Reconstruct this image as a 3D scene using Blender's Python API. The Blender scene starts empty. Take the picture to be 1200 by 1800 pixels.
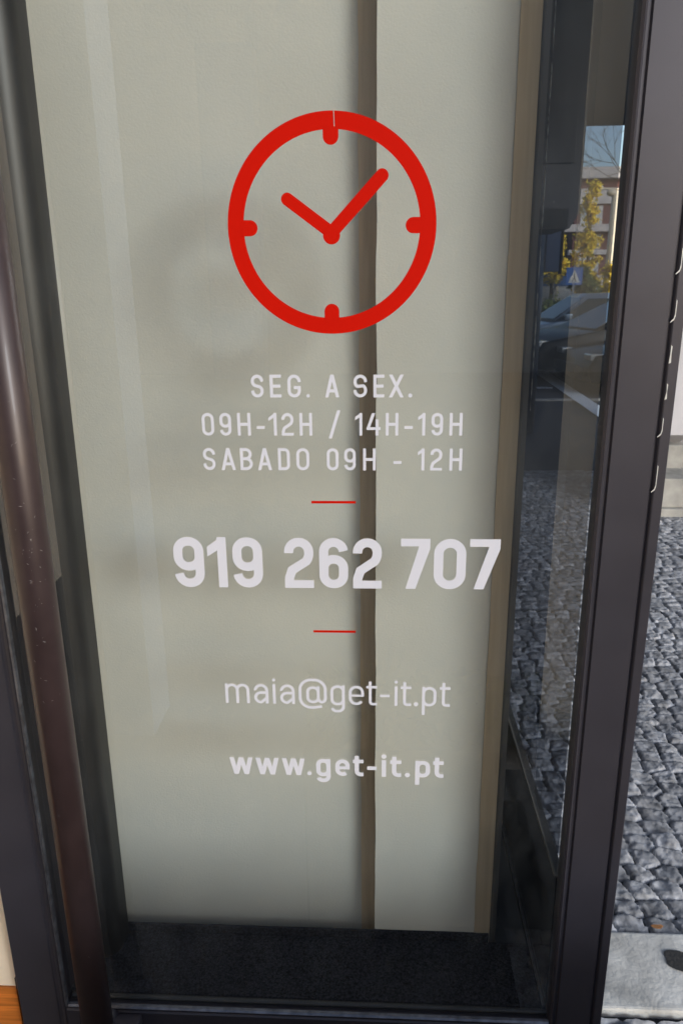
import bpy, bmesh, math, random
from mathutils import Vector, Matrix, noise
R = math.radians
rnd = random.Random(7)
sc = bpy.context.scene
COL = sc.collection

# ---------------------------------------------------------------- camera
PITCH, YAW, ROLL = R(16.8), R(3.0), R(0.68)
fwd = Vector((-math.sin(YAW)*math.cos(PITCH), math.cos(YAW)*math.cos(PITCH), -math.sin(PITCH)))
right0 = Vector((math.cos(YAW), math.sin(YAW), 0)); up0 = right0.cross(fwd)
rt = right0*math.cos(ROLL) - up0*math.sin(ROLL); up = rt.cross(fwd)
cd = bpy.data.cameras.new('camera'); cam = bpy.data.objects.new('camera', cd); COL.objects.link(cam)
m = Matrix((rt, up, -fwd)).transposed().to_4x4(); m.translation = Vector((0, -1.03, 1.5)); cam.matrix_world = m
cd.sensor_fit = 'VERTICAL'; cd.sensor_height = 36; cd.lens = 26; cd.clip_start = 0.02; cd.clip_end = 600
cd.dof.use_dof = True; cd.dof.focus_distance = 1.08; cd.dof.aperture_fstop = 14
sc.camera = cam

# ---------------------------------------------------------------- light
SUN_EL, SX, SY = R(18), 0.68, -0.733
w = bpy.data.worlds.new('World'); sc.world = w; w.use_nodes = True
nt = w.node_tree; bg = nt.nodes['Background']
sky = nt.nodes.new('ShaderNodeTexSky'); sky.sky_type = 'NISHITA'; sky.sun_disc = False
sky.sun_elevation = SUN_EL; sky.sun_rotation = math.atan2(SX, SY); sky.air_density = 1.0; sky.dust_density = 1.6; sky.ozone_density = 1.0
nt.links.new(sky.outputs[0], bg.inputs[0]); bg.inputs[1].default_value = 0.15
sl = bpy.data.lights.new('sun', 'SUN'); sl.energy = 1.45; sl.angle = R(15); sl.color = (0.80, 0.91, 1.0)
so = bpy.data.objects.new('sun', sl); COL.objects.link(so)
so.rotation_euler = Vector((-SX, -SY, -math.tan(SUN_EL))).to_track_quat('-Z', 'Y').to_euler()
sc.view_settings.view_transform = 'Standard'; sc.view_settings.look = 'None'
sc.view_settings.exposure = 0.62; sc.view_settings.gamma = 1

# ---------------------------------------------------------------- materials
def mat(name, col, rough=.5, metal=0, spec=.5, coat=0, noise_s=0, noise_a=.15, bump=0, bump_s=200, detail=4, rvar=0, stretch=None):
    m = bpy.data.materials.new(name); m.use_nodes = True; n = m.node_tree.nodes; l = m.node_tree.links
    b = n['Principled BSDF']; b.inputs['Base Color'].default_value = (*col, 1); b.inputs['Roughness'].default_value = rough
    b.inputs['Metallic'].default_value = metal; b.inputs['Specular IOR Level'].default_value = spec; b.inputs['Coat Weight'].default_value = coat
    tc = n.new('ShaderNodeTexCoord'); src = tc.outputs['Object']
    if stretch:
        mp = n.new('ShaderNodeMapping'); mp.inputs['Scale'].default_value = stretch; l.new(src, mp.inputs[0]); src = mp.outputs[0]
    if noise_s:
        t = n.new('ShaderNodeTexNoise'); t.inputs['Scale'].default_value = noise_s; t.inputs['Detail'].default_value = detail; l.new(src, t.inputs['Vector'])
        r = n.new('ShaderNodeMapRange'); r.inputs[1].default_value = .3; r.inputs[2].default_value = .7
        r.inputs[3].default_value = 1-noise_a; r.inputs[4].default_value = 1+noise_a; l.new(t.outputs[0], r.inputs[0])
        x = n.new('ShaderNodeMix'); x.data_type = 'RGBA'; x.blend_type = 'MULTIPLY'; x.inputs[0].default_value = 1
        x.inputs[6].default_value = (*col, 1); l.new(r.outputs[0], x.inputs[7]); l.new(x.outputs[2], b.inputs['Base Color'])
        if rvar:
            q = n.new('ShaderNodeMapRange'); q.inputs[1].default_value = .3; q.inputs[2].default_value = .7
            q.inputs[3].default_value = rough-rvar; q.inputs[4].default_value = rough+rvar; l.new(t.outputs[0], q.inputs[0]); l.new(q.outputs[0], b.inputs['Roughness'])
    if bump:
        t = n.new('ShaderNodeTexNoise'); t.inputs['Scale'].default_value = bump_s; t.inputs['Detail'].default_value = 3; l.new(src, t.inputs['Vector'])
        bp = n.new('ShaderNodeBump'); bp.inputs['Strength'].default_value = bump; bp.inputs['Distance'].default_value = .002
        l.new(t.outputs[0], bp.inputs['Height']); l.new(bp.outputs[0], b.inputs['Normal'])
    return m

def glass(name, tint, base=.07, smear=0):
    m = bpy.data.materials.new(name); m.use_nodes = True; n = m.node_tree.nodes; l = m.node_tree.links
    n.remove(n['Principled BSDF']); out = n['Material Output']
    tr = n.new('ShaderNodeBsdfTransparent'); tr.inputs[0].default_value = (*tint, 1)
    gl = n.new('ShaderNodeBsdfGlossy'); gl.inputs['Roughness'].default_value = 0.0; gl.inputs[0].default_value = (1, 1, 1, 1)
    lw = n.new('ShaderNodeLayerWeight'); lw.inputs[0].default_value = .5
    p = n.new('ShaderNodeMath'); p.operation = 'POWER'; p.inputs[1].default_value = 5; l.new(lw.outputs['Facing'], p.inputs[0])
    r = n.new('ShaderNodeMapRange'); r.inputs[3].default_value = base; r.inputs[4].default_value = 1; l.new(p.outputs[0], r.inputs[0])
    mx = n.new('ShaderNodeMixShader'); l.new(r.outputs[0], mx.inputs[0]); l.new(tr.outputs[0], mx.inputs[1]); l.new(gl.outputs[0], mx.inputs[2])
    l.new(mx.outputs[0], out.inputs[0]); return m

def add_grime(m):
    # thin film of dust and wiping streaks lying on the pane
    n = m.node_tree.nodes; l = m.node_tree.links; out = n['Material Output']; old = out.inputs[0].links[0].from_socket
    tc = n.new('ShaderNodeTexCoord'); mp = n.new('ShaderNodeMapping'); mp.inputs['Scale'].default_value = (5, 1, 1.6); mp.inputs['Rotation'].default_value = (0, .5, 0); l.new(tc.outputs['Object'], mp.inputs[0])
    t1 = n.new('ShaderNodeTexNoise'); t1.inputs['Scale'].default_value = 3; t1.inputs['Detail'].default_value = 6; t1.inputs['Roughness'].default_value = .65; l.new(mp.outputs[0], t1.inputs['Vector'])
    r1 = n.new('ShaderNodeMapRange'); r1.inputs[1].default_value = .40; r1.inputs[2].default_value = .75; r1.inputs[3].default_value = .0; r1.inputs[4].default_value = .022; l.new(t1.outputs[0], r1.inputs[0])
    t2 = n.new('ShaderNodeTexVoronoi'); t2.inputs['Scale'].default_value = 26; l.new(tc.outputs['Object'], t2.inputs['Vector'])
    r2 = n.new('ShaderNodeMapRange'); r2.inputs[1].default_value = .035; r2.inputs[2].default_value = .02; r2.inputs[3].default_value = 0; r2.inputs[4].default_value = .12; l.new(t2.outputs[0], r2.inputs[0])
    ad = n.new('ShaderNodeMath'); ad.operation = 'ADD'; l.new(r1.outputs[0], ad.inputs[0]); l.new(r2.outputs[0], ad.inputs[1])
    df = n.new('ShaderNodeBsdfDiffuse'); df.inputs[0].default_value = (.62, .66, .68, 1)
    mx = n.new('ShaderNodeMixShader'); l.new(ad.outputs[0], mx.inputs[0]); l.new(old, mx.inputs[1]); l.new(df.outputs[0], mx.inputs[2]); l.new(mx.outputs[0], out.inputs[0])

M = {}
M['frame'] = mat('dark anodised aluminium', (.042, .039, .050), .42, .35, .5, noise_s=9, noise_a=.08, bump=.05, bump_s=900, rvar=.03)
M['bead'] = mat('worn aluminium bead', (.11, .115, .14), .35, .6, noise_s=60, noise_a=.4)
M['handle'] = mat('brown black lacquered tube', (.034, .021, .022), .42, .2, .45, .05, noise_s=30, noise_a=.12, rvar=.03)
M['post'] = mat('black satin post', (.013, .013, .014), .45, .1, noise_s=20, noise_a=.2)
M['gasket'] = mat('dark brown grey gasket', (.085, .078, .07), .6)
M['beige'] = mat('beige painted board', (.462, .450, .402), .8, 0, .2, noise_s=3, noise_a=.06, bump=.2, bump_s=260)
M['beige2'] = mat('beige painted jamb', (.50, .40, .28), .6)
M['mat'] = mat('charcoal carpet pile', (.017, .018, .024), .95, 0, .15, noise_s=260, noise_a=.95, bump=1, bump_s=600)
M['red'] = mat('red vinyl', (.47, .006, .001), .6, 0, .05)
M['white'] = mat('white vinyl', (.56, .56, .62), .6, 0, .1)
M['chip'] = mat('bare metal scrape', (.50, .50, .48), .5, .2)
M['scr'] = mat('fine scratch', (.30, .28, .28), .5)
M['glass'] = glass('clear glass', (.95, .97, .965), .10)
add_grime(M['glass'])
M['side'] = glass('grey tinted glass', (.35, .38, .44), .05)
M['kick'] = mat('glossy dark panel', (.022, .021, .022), .07, 0, .6, noise_s=4, noise_a=.1)
M['cream'] = mat('cream plaster', (.80, .68, .54), .85, noise_s=30, noise_a=.04, bump=.2)
M['wood'] = mat('varnished orange wood', (.55, .17, .03), .35, noise_s=6, noise_a=.35, stretch=(1, 6, 30))
M['stone'] = mat('grey basalt sett', (.33, .33, .35), .85, 0, .3, noise_s=24, noise_a=.5, bump=1, bump_s=110, detail=8)
mm = M['stone']; n_ = mm.node_tree.nodes; l_ = mm.node_tree.links; b_ = n_['Principled BSDF']; src_ = b_.inputs['Base Color'].links[0].from_socket
a1 = n_.new('ShaderNodeAttribute'); a1.attribute_name = 'stone'; a2 = n_.new('ShaderNodeAttribute'); a2.attribute_name = 'joint'
rp = n_.new('ShaderNodeMapRange'); rp.inputs[3].default_value = .72; rp.inputs[4].default_value = 1.25; l_.new(a1.outputs['Fac'], rp.inputs[0])
x1 = n_.new('ShaderNodeMix'); x1.data_type = 'RGBA'; x1.blend_type = 'MULTIPLY'; x1.inputs[0].default_value = 1; l_.new(src_, x1.inputs[6]); l_.new(rp.outputs[0], x1.inputs[7])
r2_ = n_.new('ShaderNodeMapRange'); r2_.inputs[1].default_value = .05; r2_.inputs[2].default_value = .45; l_.new(a2.outputs['Fac'], r2_.inputs[0])
x2 = n_.new('ShaderNodeMix'); x2.data_type = 'RGBA'; x2.inputs[6].default_value = (.05, .048, .048, 1); l_.new(r2_.outputs[0], x2.inputs[0]); l_.new(x1.outputs[2], x2.inputs[7]); l_.new(x2.outputs[2], b_.inputs['Base Color'])
M['grout'] = mat('dark joint grit', (.028, .028, .032), .95, noise_s=300, noise_a=.5, bump=.6)
M['slab'] = mat('pale limestone kerb slab', (.60, .585, .56), .85, noise_s=13, noise_a=.30, detail=8, bump=1, bump_s=70)
M['asphalt'] = mat('asphalt', (.045, .046, .052), .9, noise_s=60, noise_a=.3, bump=.5)
M['paint'] = mat('white road paint', (.92, .93, .93), .7, noise_s=40, noise_a=.15)
M['char'] = mat('charcoal cladding', (.05, .05, .055), .6, noise_s=2, noise_a=.2)
M['soffit'] = mat('dark soffit', (.055, .052, .055), .7, noise_s=2, noise_a=.2)
M['boxg'] = mat('dark grey metal', (.075, .074, .082), .55, noise_s=5, noise_a=.2)
M['render'] = mat('pale wall render', (.50, .49, .52), .85, noise_s=3, noise_a=.08)
M['conc'] = mat('worn concrete', (.33, .32, .30), .85, noise_s=9, noise_a=.25, detail=8, bump=.4)
M['brick'] = mat('brown brick', (.19, .085, .072), .9, noise_s=4, noise_a=.2)
M['brickd'] = mat('dark brown cladding', (.055, .045, .048), .9, noise_s=4, noise_a=.2)
M['band'] = mat('grey beige render', (.60, .54, .50), .9, noise_s=2, noise_a=.1)
M['shut'] = mat('pale roller shutter', (.55, .53, .5), .8)
M['wglass'] = mat('dark window glass', (.03, .035, .04), .08, 0, .8)
M['leaf'] = mat('yellow autumn leaves', (.80, .58, .04), .7, noise_s=.9, noise_a=.45)
M['bark'] = mat('bark', (.12, .09, .06), .9, noise_s=20, noise_a=.3)
M['hedge'] = mat('green hedge leaves', (.10, .12, .03), .8, noise_s=2, noise_a=.4)
M['blue'] = mat('blue sign', (.02, .10, .33), .4)
M['bluec'] = mat('faded blue fascia', (.05, .13, .30), .6, noise_s=2, noise_a=.2)
M['whitew'] = mat('white site wall', (.62, .60, .56), .8, noise_s=2, noise_a=.06)
M['banner'] = mat('pale blue grey panel', (.38, .45, .62), .5)
M['galv'] = mat('galvanised steel', (.20, .23, .27), .5, .4, noise_s=8, noise_a=.2)
M['lamp'] = mat('cream lamp post paint', (.80, .68, .50), .5)
M['silver'] = mat('silver car paint', (.30, .36, .42), .3, .5, coat=.5)
M['black'] = mat('black car paint', (.008, .009, .011), .25, 0, .08)
M['cglass'] = mat('car window glass', (.02, .028, .03), .1, 0, .3)
M['cglass2'] = mat('green tinted car glass', (.10, .17, .17), .1, 0, .6)
M['tyre'] = mat('tyre rubber', (.015, .015, .015), .8)
M['rim'] = mat('alloy rim', (.4, .4, .42), .3, .8)
M['head'] = mat('headlamp lens', (.45, .46, .45), .1, .3)
M['plastic'] = mat('black trim', (.02, .02, .022), .6)
M['leafb'] = mat('orange brown dry leaf', (.35, .16, .06), .7)
M['walln'] = mat('warm neighbour render', (.36, .34, .33), .9, noise_s=1, noise_a=.1)
M['bluerefl'] = mat('blue grey of added reflection objects', (.09, .16, .29), .6)
M['tan2'] = mat('warm tan painted shade', (.50, .39, .26), .7, 0, .2, noise_s=5, noise_a=.12, stretch=(20, 20, 1))  # brown of the shade at the board joint, put into the colour
M['tan'] = mat('tan painted shade', (.37, .295, .20), .7, 0, .2, noise_s=5, noise_a=.12, stretch=(20, 20, 1))  # brown of the shade at the right board edge, put into the colour

# ---------------------------------------------------------------- helpers
def obj(name, bm, m, parent=None, smooth=False, label=None):
    me = bpy.data.meshes.new(name); bmesh.ops.recalc_face_normals(bm, faces=bm.faces) if not getattr(bm, 'tag_flat', False) else None
    bm.to_mesh(me); bm.free()
    if smooth:
        for p in me.polygons: p.use_smooth = True
    me.materials.append(m if not isinstance(m, str) else M[m])
    o = bpy.data.objects.new(name, me); COL.objects.link(o)
    if parent: o.parent = parent
    if label: o['label'] = label
    return o
def thing(name, label, cat, loc=(0, 0, 0), rz=0, group=None):
    o = bpy.data.objects.new(name, None); o.empty_display_size = .1; COL.objects.link(o); o.location = loc; o.rotation_euler = (0, 0, rz)
    o['label'] = label; o['category'] = cat
    if group: o['group'] = group
    return o
def tag(o, label, cat, group=None):
    o['label'] = label; o['category'] = cat
    if group: o['group'] = group
    return o
def struct(o): o['kind'] = 'structure'; return o
def B(): return bmesh.new()
def box(bm, x0, x1, y0, y1, z0, z1, bev=0):
    r = bmesh.ops.create_cube(bm, size=1); vs = r['verts']
    for v in vs: v.co = Vector(((x0+x1)/2+v.co.x*(x1-x0), (y0+y1)/2+v.co.y*(y1-y0), (z0+z1)/2+v.co.z*(z1-z0)))
    if bev: bmesh.ops.bevel(bm, geom=list({e for v in vs for e in v.link_edges}), offset=bev, segments=2, profile=.6, affect='EDGES')
    return bm
def prism(bm, pts, a0, a1, axis='z'):
    f = {'z': lambda p, a: (p[0], p[1], a), 'y': lambda p, a: (p[0], a, p[1]), 'x': lambda p, a: (a, p[0], p[1])}[axis]
    A = [bm.verts.new(f(p, a0)) for p in pts]; C = [bm.verts.new(f(p, a1)) for p in pts]; n = len(pts)
    bm.faces.new(A); bm.faces.new(C[::-1])
    for i in range(n): bm.faces.new((A[i], C[i], C[(i+1) % n], A[(i+1) % n]))
    return bm
def tube(bm, p0, p1, r, seg=24, r2=None):
    p0, p1 = Vector(p0), Vector(p1); d = p1-p0
    mt = Matrix.Translation((p0+p1)/2) @ d.to_track_quat('Z', 'Y').to_matrix().to_4x4()
    bmesh.ops.create_cone(bm, cap_ends=True, segments=seg, radius1=r, radius2=r if r2 is None else r2, depth=d.length, matrix=mt); return bm
def quadmesh(bm, pts):
    bm.faces.new([bm.verts.new(p) for p in pts]); return bm

# ---------------------------------------------------------------- ground
bm = B(); quadmesh(bm, [(-150, -150, -.03), (200, -150, -.03), (200, 250, -.03), (-150, 250, -.03)]); struct(obj('road', bm, 'asphalt'))
bm = B(); box(bm, -2, 12, -6, .19, -.029, -.014); box(bm, .2, 12, .19, 5.3, -.029, -.018); struct(obj('paving_bed', bm, 'grout'))

import numpy as np
def vnoise(x, y, seed):
    xi, yi = np.floor(x).astype(np.int64), np.floor(y).astype(np.int64); fx, fy = x-xi, y-yi; fx = fx*fx*(3-2*fx); fy = fy*fy*(3-2*fy)
    def h(a, b): v = np.sin(a*127.1+b*311.7+seed*74.7)*43758.5453; return v-np.floor(v)
    return (h(xi, yi)*(1-fx)+h(xi+1, yi)*fx)*(1-fy)+(h(xi, yi+1)*(1-fx)+h(xi+1, yi+1)*fx)*fy
def setts(x0, x1, y0, y1, step, size, seed, wedge):
    """one continuous height field of rough-split stones with sanded joints"""
    nx, ny = int((x1-x0)/step), int((y1-y0)/step)
    X, Y = np.meshgrid(x0+np.arange(nx)*step, y0+np.arange(ny)*step)
    wx = X + .020*(vnoise(X*5, Y*5, 1)-.5) + .10*np.sin(Y*1.3) + .12*Y; wy = Y + .022*(vnoise(X*5, Y*5, 2)-.5) + .05*np.sin(X*2.1)
    sx, sy = size*1.12, size*.92
    ry = np.floor(wy/sy); best = [np.full(X.shape, 9.), np.full(X.shape, 9.)]; cid = np.zeros(X.shape)
    bx = np.zeros(X.shape); by = np.zeros(X.shape)
    hh = lambda a, b, k: (lambda v: v-np.floor(v))(np.sin(a*12.9898+b*78.233+k*37.719+seed)*43758.5453)
    for dj in (-1, 0, 1):
        r_ = ry+dj; off = hh(r_, 0*r_, 5)
        cxi = np.floor(wx/sx-off)
        for di in (-1, 0, 1):
            c_ = cxi+di; px = (c_+off+.5+.42*(hh(c_, r_, 1)-.5))*sx; py = (r_+.5+.30*(hh(c_, r_, 2)-.5))*sy
            d = (np.abs((wx-px)/sx)**2.6+np.abs((wy-py)/sy)**2.6)**(1/2.6)*size
            n1 = d < best[0]; best[1] = np.where(n1, best[0], np.minimum(best[1], d)); best[0] = np.where(n1, d, best[0]); cid = np.where(n1, hh(c_, r_, 3), cid)
            bx = np.where(n1, wx-px, bx); by = np.where(n1, wy-py, by)
    e = (best[1]-best[0])/2 + .0022*(vnoise(X*160, Y*160, 6)-.5)*2
    t = np.clip((e-.0012)/.0075, 0, 1); t = np.sqrt(t*(2-t))
    rough = .0065*(vnoise(X*38+cid*50, Y*38, 3)-.5)+.0045*(vnoise(X*85, Y*85+cid*50, 4)-.5)+.003*(vnoise(X*190, Y*190, 5)-.5)
    Z = -.016 + t*(.015+.005*(cid-.5)+rough+(bx*(hh(cid*90, 1, 8)-.5)+by*(hh(cid*90, 2, 9)-.5))*.16) + (1-t)*.002*vnoise(X*220, Y*220, 7)
    keep = wedge(X, Y); q = keep[:-1, :-1] & keep[1:, 1:]
    idx = np.arange(nx*ny).reshape(ny, nx); F = np.stack([idx[:-1, :-1][q], idx[:-1, 1:][q], idx[1:, 1:][q], idx[1:, :-1][q]], 1)
    used = np.unique(F); remap = np.zeros(nx*ny, np.int64); remap[used] = np.arange(len(used)); F = remap[F]
    V = np.stack([X.ravel(), Y.ravel(), Z.ravel()], 1)[used]
    me = bpy.data.meshes.new('cobblestone_paving'); me.vertices.add(len(V)); me.vertices.foreach_set('co', V.astype(np.float32).ravel())
    me.loops.add(F.size); me.loops.foreach_set('vertex_index', F.ravel().astype(np.int32)); me.polygons.add(len(F))
    me.polygons.foreach_set('loop_start', np.arange(0, F.size, 4, dtype=np.int32)); me.polygons.foreach_set('loop_total', np.full(len(F), 4, np.int32)); me.update(calc_edges=True)
    ca = me.attributes.new('stone', 'FLOAT', 'POINT'); ca.data.foreach_set('value', (cid.ravel()[used]).astype(np.float32))
    cb = me.attributes.new('joint', 'FLOAT', 'POINT'); cb.data.foreach_set('value', (t.ravel()[used]).astype(np.float32))
    me.materials.append(M['stone']); o = bpy.data.objects.new('cobblestone_paving', me); COL.objects.link(o); return struct(o)
setts(.36, 2.1, .421, 2.30, .0048, .063, 3, lambda X, Y: (X > .14*(Y+1.03)+.1) & (X < (Y+1.03)*.50+.2))
setts(.50, 4.0, 2.30, 5.2, .0085, .063, 3, lambda X, Y: (X > .14*(Y+1.03)+.1) & (X < (Y+1.03)*.50+.2) & ~((X > 1.86) & (Y > 3.86) & (Y < 4.95)))
setts(.31, 1.5, -.70, .205, .0065, .063, 3, lambda X, Y: X > .3)
# pale slab strip along the shop front
bm = B(); box(bm, .30, 1.02, .215, .418, -.06, .006, .006); box(bm, 1.03, 1.85, .215, .418, -.06, .004, .006); struct(obj('kerb_slab', bm, 'slab'))
# dark oval patch on slab
bm = B(); bmesh.ops.create_circle(bm, cap_ends=True, segments=40, radius=.5)
for v in bm.verts:
    a = math.atan2(v.co.y, v.co.x); r_ = 1+.08*math.sin(3*a+1)+.05*math.sin(5*a); x, y = v.co.x*.085*r_, v.co.y*.05*r_
    v.co = Vector((.703+x*.9+y*.5, .335-x*.45+y, .0085))
tag(obj('service_cover', bm, 'stone'), 'small dark oval metal plug set in the pale stone slab', 'cover')
# dry leaf
bm = B(); pts = [(math.cos(a)*(.013+.004*math.sin(3*a)), math.sin(a)*(.008+.002*math.cos(2*a))) for a in [i*math.tau/14 for i in range(14)]]
vs = [bm.verts.new((.676+p[0], .428+p[1], .012+.006*abs(p[1])*90*.3+rnd.uniform(0, .002))) for p in pts]; bm.faces.new(vs)
tag(obj('dry_leaf', bm, 'leafb'), 'curled orange brown leaf lying where the cobbles meet the slab', 'leaf')
# road stripes
def stripe(p, z=-.024):
    bm = B(); quadmesh(bm, [(x, y, z) for x, y in p]); return bm
o = obj('road_marking', stripe([(2.62, 7.80), (2.873, 8.62), (3.10, 12.95), (2.84, 12.96)], -.006), 'paint'); struct(o)
o = obj('road_marking', stripe([(2.30, 10.62), (2.66, 10.55), (2.69, 10.72), (2.32, 10.80)], -.007), 'paint'); struct(o)
bm = B(); box(bm, 1.2, 9, 9.4, 9.52, -.03, -.01); struct(obj('kerb', bm, 'conc'))

# ---------------------------------------------------------------- the glass door
FY = -.012
door = thing('glass_door', 'dark framed glass shop door with red clock and white opening hours lettering', 'door', (-.13, 0, .12))
def dpart(name, bm, m, parent=None, smooth=False, label=None):
    p = parent or door
    o = obj(name, bm, m, None, smooth, label); o.parent = p
    o.matrix_parent_inverse = Matrix.Translation(-Vector((-.13, 0, .12)))if p is door else Matrix.Identity(4)
    return o
ZT, ZB = 2.38, .12
# left stile, right stile: profiles in plan
bm = B(); prism(bm, [(-.661, .045), (-.661, FY+.002), (-.659, FY), (-.590, FY), (-.588, FY+.003), (-.583, FY+.003), (-.578, FY+.001), (-.5745, FY+.004), (-.5735, .045)], ZB, ZT)
stL = dpart('stile', bm, 'frame', label='left door stile beside the pull handle')
bm = B(); prism(bm, [(.3065, .016), (.3075, FY+.004), (.311, FY+.001), (.314, FY+.0035), (.318, FY+.0035), (.320, FY), (.3765, FY), (.378, FY+.003), (.3798, FY+.003), (.382, FY-.0008), (.3835, FY-.0018), (.3955, FY-.0018), (.397, FY), (.397, .016)], ZB, ZT)
stR = dpart('stile', bm, 'frame', label='wide right door stile with scraped outer edge')
bm = B(); prism(bm, [(FY+.002, ZB), (FY, ZB+.002), (FY, .226), (FY+.003, .228), (FY+.003, .232), (.0, .2345), (.045, .2345), (.045, ZB)], -.5735, .3065, 'x')
rail = dpart('bottom_rail', bm, 'frame')
bm = B(); prism(bm, [(FY, ZT), (FY, 2.30), (.045, 2.30), (.045, ZT)], -.5735, .3065, 'x'); dpart('top_rail', bm, 'frame')
# thin worn beads round the glass
bm = B(); prism(bm, [(-.5745, FY+.004), (-.5745, FY-.0005), (-.5705, FY-.0015), (-.5690, FY+.004)], .2365, 2.299); dpart('glazing_bead', bm, 'bead')
bm = B(); prism(bm, [(FY+.006, .2355), (FY-.001, .2355), (FY-.002, .238), (FY+.001, .2405), (FY+.006, .2405)], -.5688, .3060, 'x'); dpart('glazing_bead', bm, 'bead')
bm = B(); prism(bm, [(.0062, .2355), (.0042, .2405), (.0062, .2435), (.012, .2435), (.012, .2355)], -.5688, .3060, 'x'); dpart('glazing_gasket', bm, 'plastic')
bm = B(); quadmesh(bm, [(-.569, 0, .2365), (.3068, 0, .2365), (.3068, 0, 2.30), (-.569, 0, 2.30)]); dpart('glass_pane', bm, 'glass')
# pull handle
HX, HY, HR = -.4875, -.072, .0258
bm = B(); tube(bm, (HX, HY, .20), (HX, HY, 2.15), HR, 48)
hd = dpart('pull_handle', bm, 'handle', smooth=True)
bm = B(); box(bm, HX-.012, HX+.056, -.058, FY-.001, .236-.030, .236-.010, .003); tube(bm, (HX, -.066, .225), (HX, FY-.001, .225), .012, 20)
bk = obj('handle_bracket', bm, 'frame'); bk.parent = hd
bm = B(); tube(bm, (HX, -.066, 2.05), (HX, FY-.001, 2.05), .012, 20); bk = obj('handle_bracket', bm, 'frame'); bk.parent = hd
# scratches on the tube (short thin slivers)
def sliver(bm, c, L, wd, ang, rad_center=None):
    # a sliver wrapped on the tube surface at azimuth c[0] (radians from -y towards +x), height c[1]
    a0, z0 = c
    pts = []
    for s, t in ((-.5, 0), (0, -.5), (.5, 0), (0, .5)):
        u = s*L*math.cos(ang) - t*wd*math.sin(ang); v = s*L*math.sin(ang) + t*wd*math.cos(ang)
        a = a0 + u/HR; pts.append((HX+math.sin(a)*(HR+.0002), HY-math.cos(a)*(HR+.0002), z0+v))
    bm.faces.new([bm.verts.new(p) for p in pts])
bm = B()
for i in range(48):
    z = rnd.gauss(1.13, .09) if i < 38 else rnd.uniform(.25, 1.6)
    sliver(bm, (rnd.gauss(.35, .35), z), rnd.uniform(.0008, .006), rnd.uniform(.0002, .0006), rnd.uniform(0, math.pi))
sc_ = obj('surface_scratches', bm, 'scr'); sc_.parent = hd
# chips on the right stile outer edge
def chip(pts):
    bm = B(); bm.faces.new([bm.verts.new((x, FY-.0023, z)) for x, z in pts]); o = obj('paint_scrape', bm, 'chip'); o.parent = stR
CH = [(1.512, 1.545, 1), (1.452, 1.482, 1), (1.400, 1.424, 0), (1.352, 1.374, 0), (1.300, 1.328, 1), (1.222, 1.262, 1)]
for z0, z1, hook in CH:
    e = .0935 + .2895
    jit = lambda: rnd.uniform(-.0005, .0005)
    if hook: p = [(.3838, z1), (.3852+jit()*.5, z1-.002), (.3849, z0+.009), (.3835, z0+.004), (.3790, z0+.0005), (.3788, z0+.0018), (.3829, z0+.0062), (.3840, z0+.012)]
    else: p = [(.3836, z1), (.3856, z1-.002), (.3851, (z0+z1)/2), (.3858, z0+.001), (.3828, z0), (.3842+jit(), (z0+z1)/2)]
    chip(p)

# ------------------------------------------------ vinyl clock
CY = FY+.0095            # vinyl lies on the outer face of the glass
CX, CZ, RO = -.0625, 1.5775, .1358
RI = RO - .0209
def bar(bm, p0, p1, wd, y, cap0=True, cap1=True, n=14):
    p0, p1 = Vector(p0), Vector(p1); d = (p1-p0).normalized(); nrm = Vector((-d.y, d.x)); r = wd/2; pts = []
    if cap1: pts += [p1 + r*(nrm*math.cos(a)+d*math.sin(a)) for a in [math.pi*i/n for i in range(n+1)]]
    else: pts += [p1+nrm*r, p1-nrm*r]
    if cap0: pts += [p0 + r*(-nrm*math.cos(a)-d*math.sin(a)) for a in [math.pi*i/n for i in range(n+1)]]
    else: pts += [p0-nrm*r, p0+nrm*r]
    bm.faces.new([bm.verts.new((p.x, y, p.y)) for p in pts])
bm = B(); N = 160; a_ = []; b_ = []
SA = R(88.0)    # a hairline slit in the film near twelve o'clock
for i in range(N+1):
    t = SA + .004 + (math.tau-.008)*i/N
    a_.append(bm.verts.new((CX+RO*math.cos(t), CY, CZ+RO*math.sin(t)))); b_.append(bm.verts.new((CX+RI*math.cos(t-.012*(1 if i in (0, N) else 0)), CY, CZ+RI*math.sin(t))))
for i in range(N): bm.faces.new((a_[i], a_[i+1], b_[i+1], b_[i]))
clock = dpart('clock_decal', bm, 'red')
TW = .0198
def sub(name, bm, m, par):
    o = obj(name, bm, m); o.parent = par; return o
for (p0, p1) in (((-.0620, CZ+RI+.003), (-.0620, 1.6742+TW/2)), ((-.0635, CZ-RI-.003), (-.0635, 1.4808-TW/2)),
                 ((CX-RI-.003, 1.5771), (-.1592-TW/2, 1.5771)), ((CX+RI+.003, 1.5777), (.0336+TW/2, 1.5777))):
    bm = B(); bar(bm, p0, p1, TW, CY-.0002, cap0=False); sub('hour_tick', bm, 'red', clock)
bm = B(); bar(bm, (CX, 1.5700), (-.1192, 1.6115), .0160, CY-.0004); sub('hour_hand', bm, 'red', clock)
bm = B(); bar(bm, (CX, 1.5700), (.0030, 1.6377), .0165, CY-.0006); sub('minute_hand', bm, 'red', clock)
bm = B(); bmesh.ops.create_circle(bm, cap_ends=True, segments=36, radius=.0112)
for v in bm.verts: v.co = Vector((CX+v.co.x, CY-.0008, 1.5668+v.co.y))
sub('hub', bm, 'red', clock)

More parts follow.
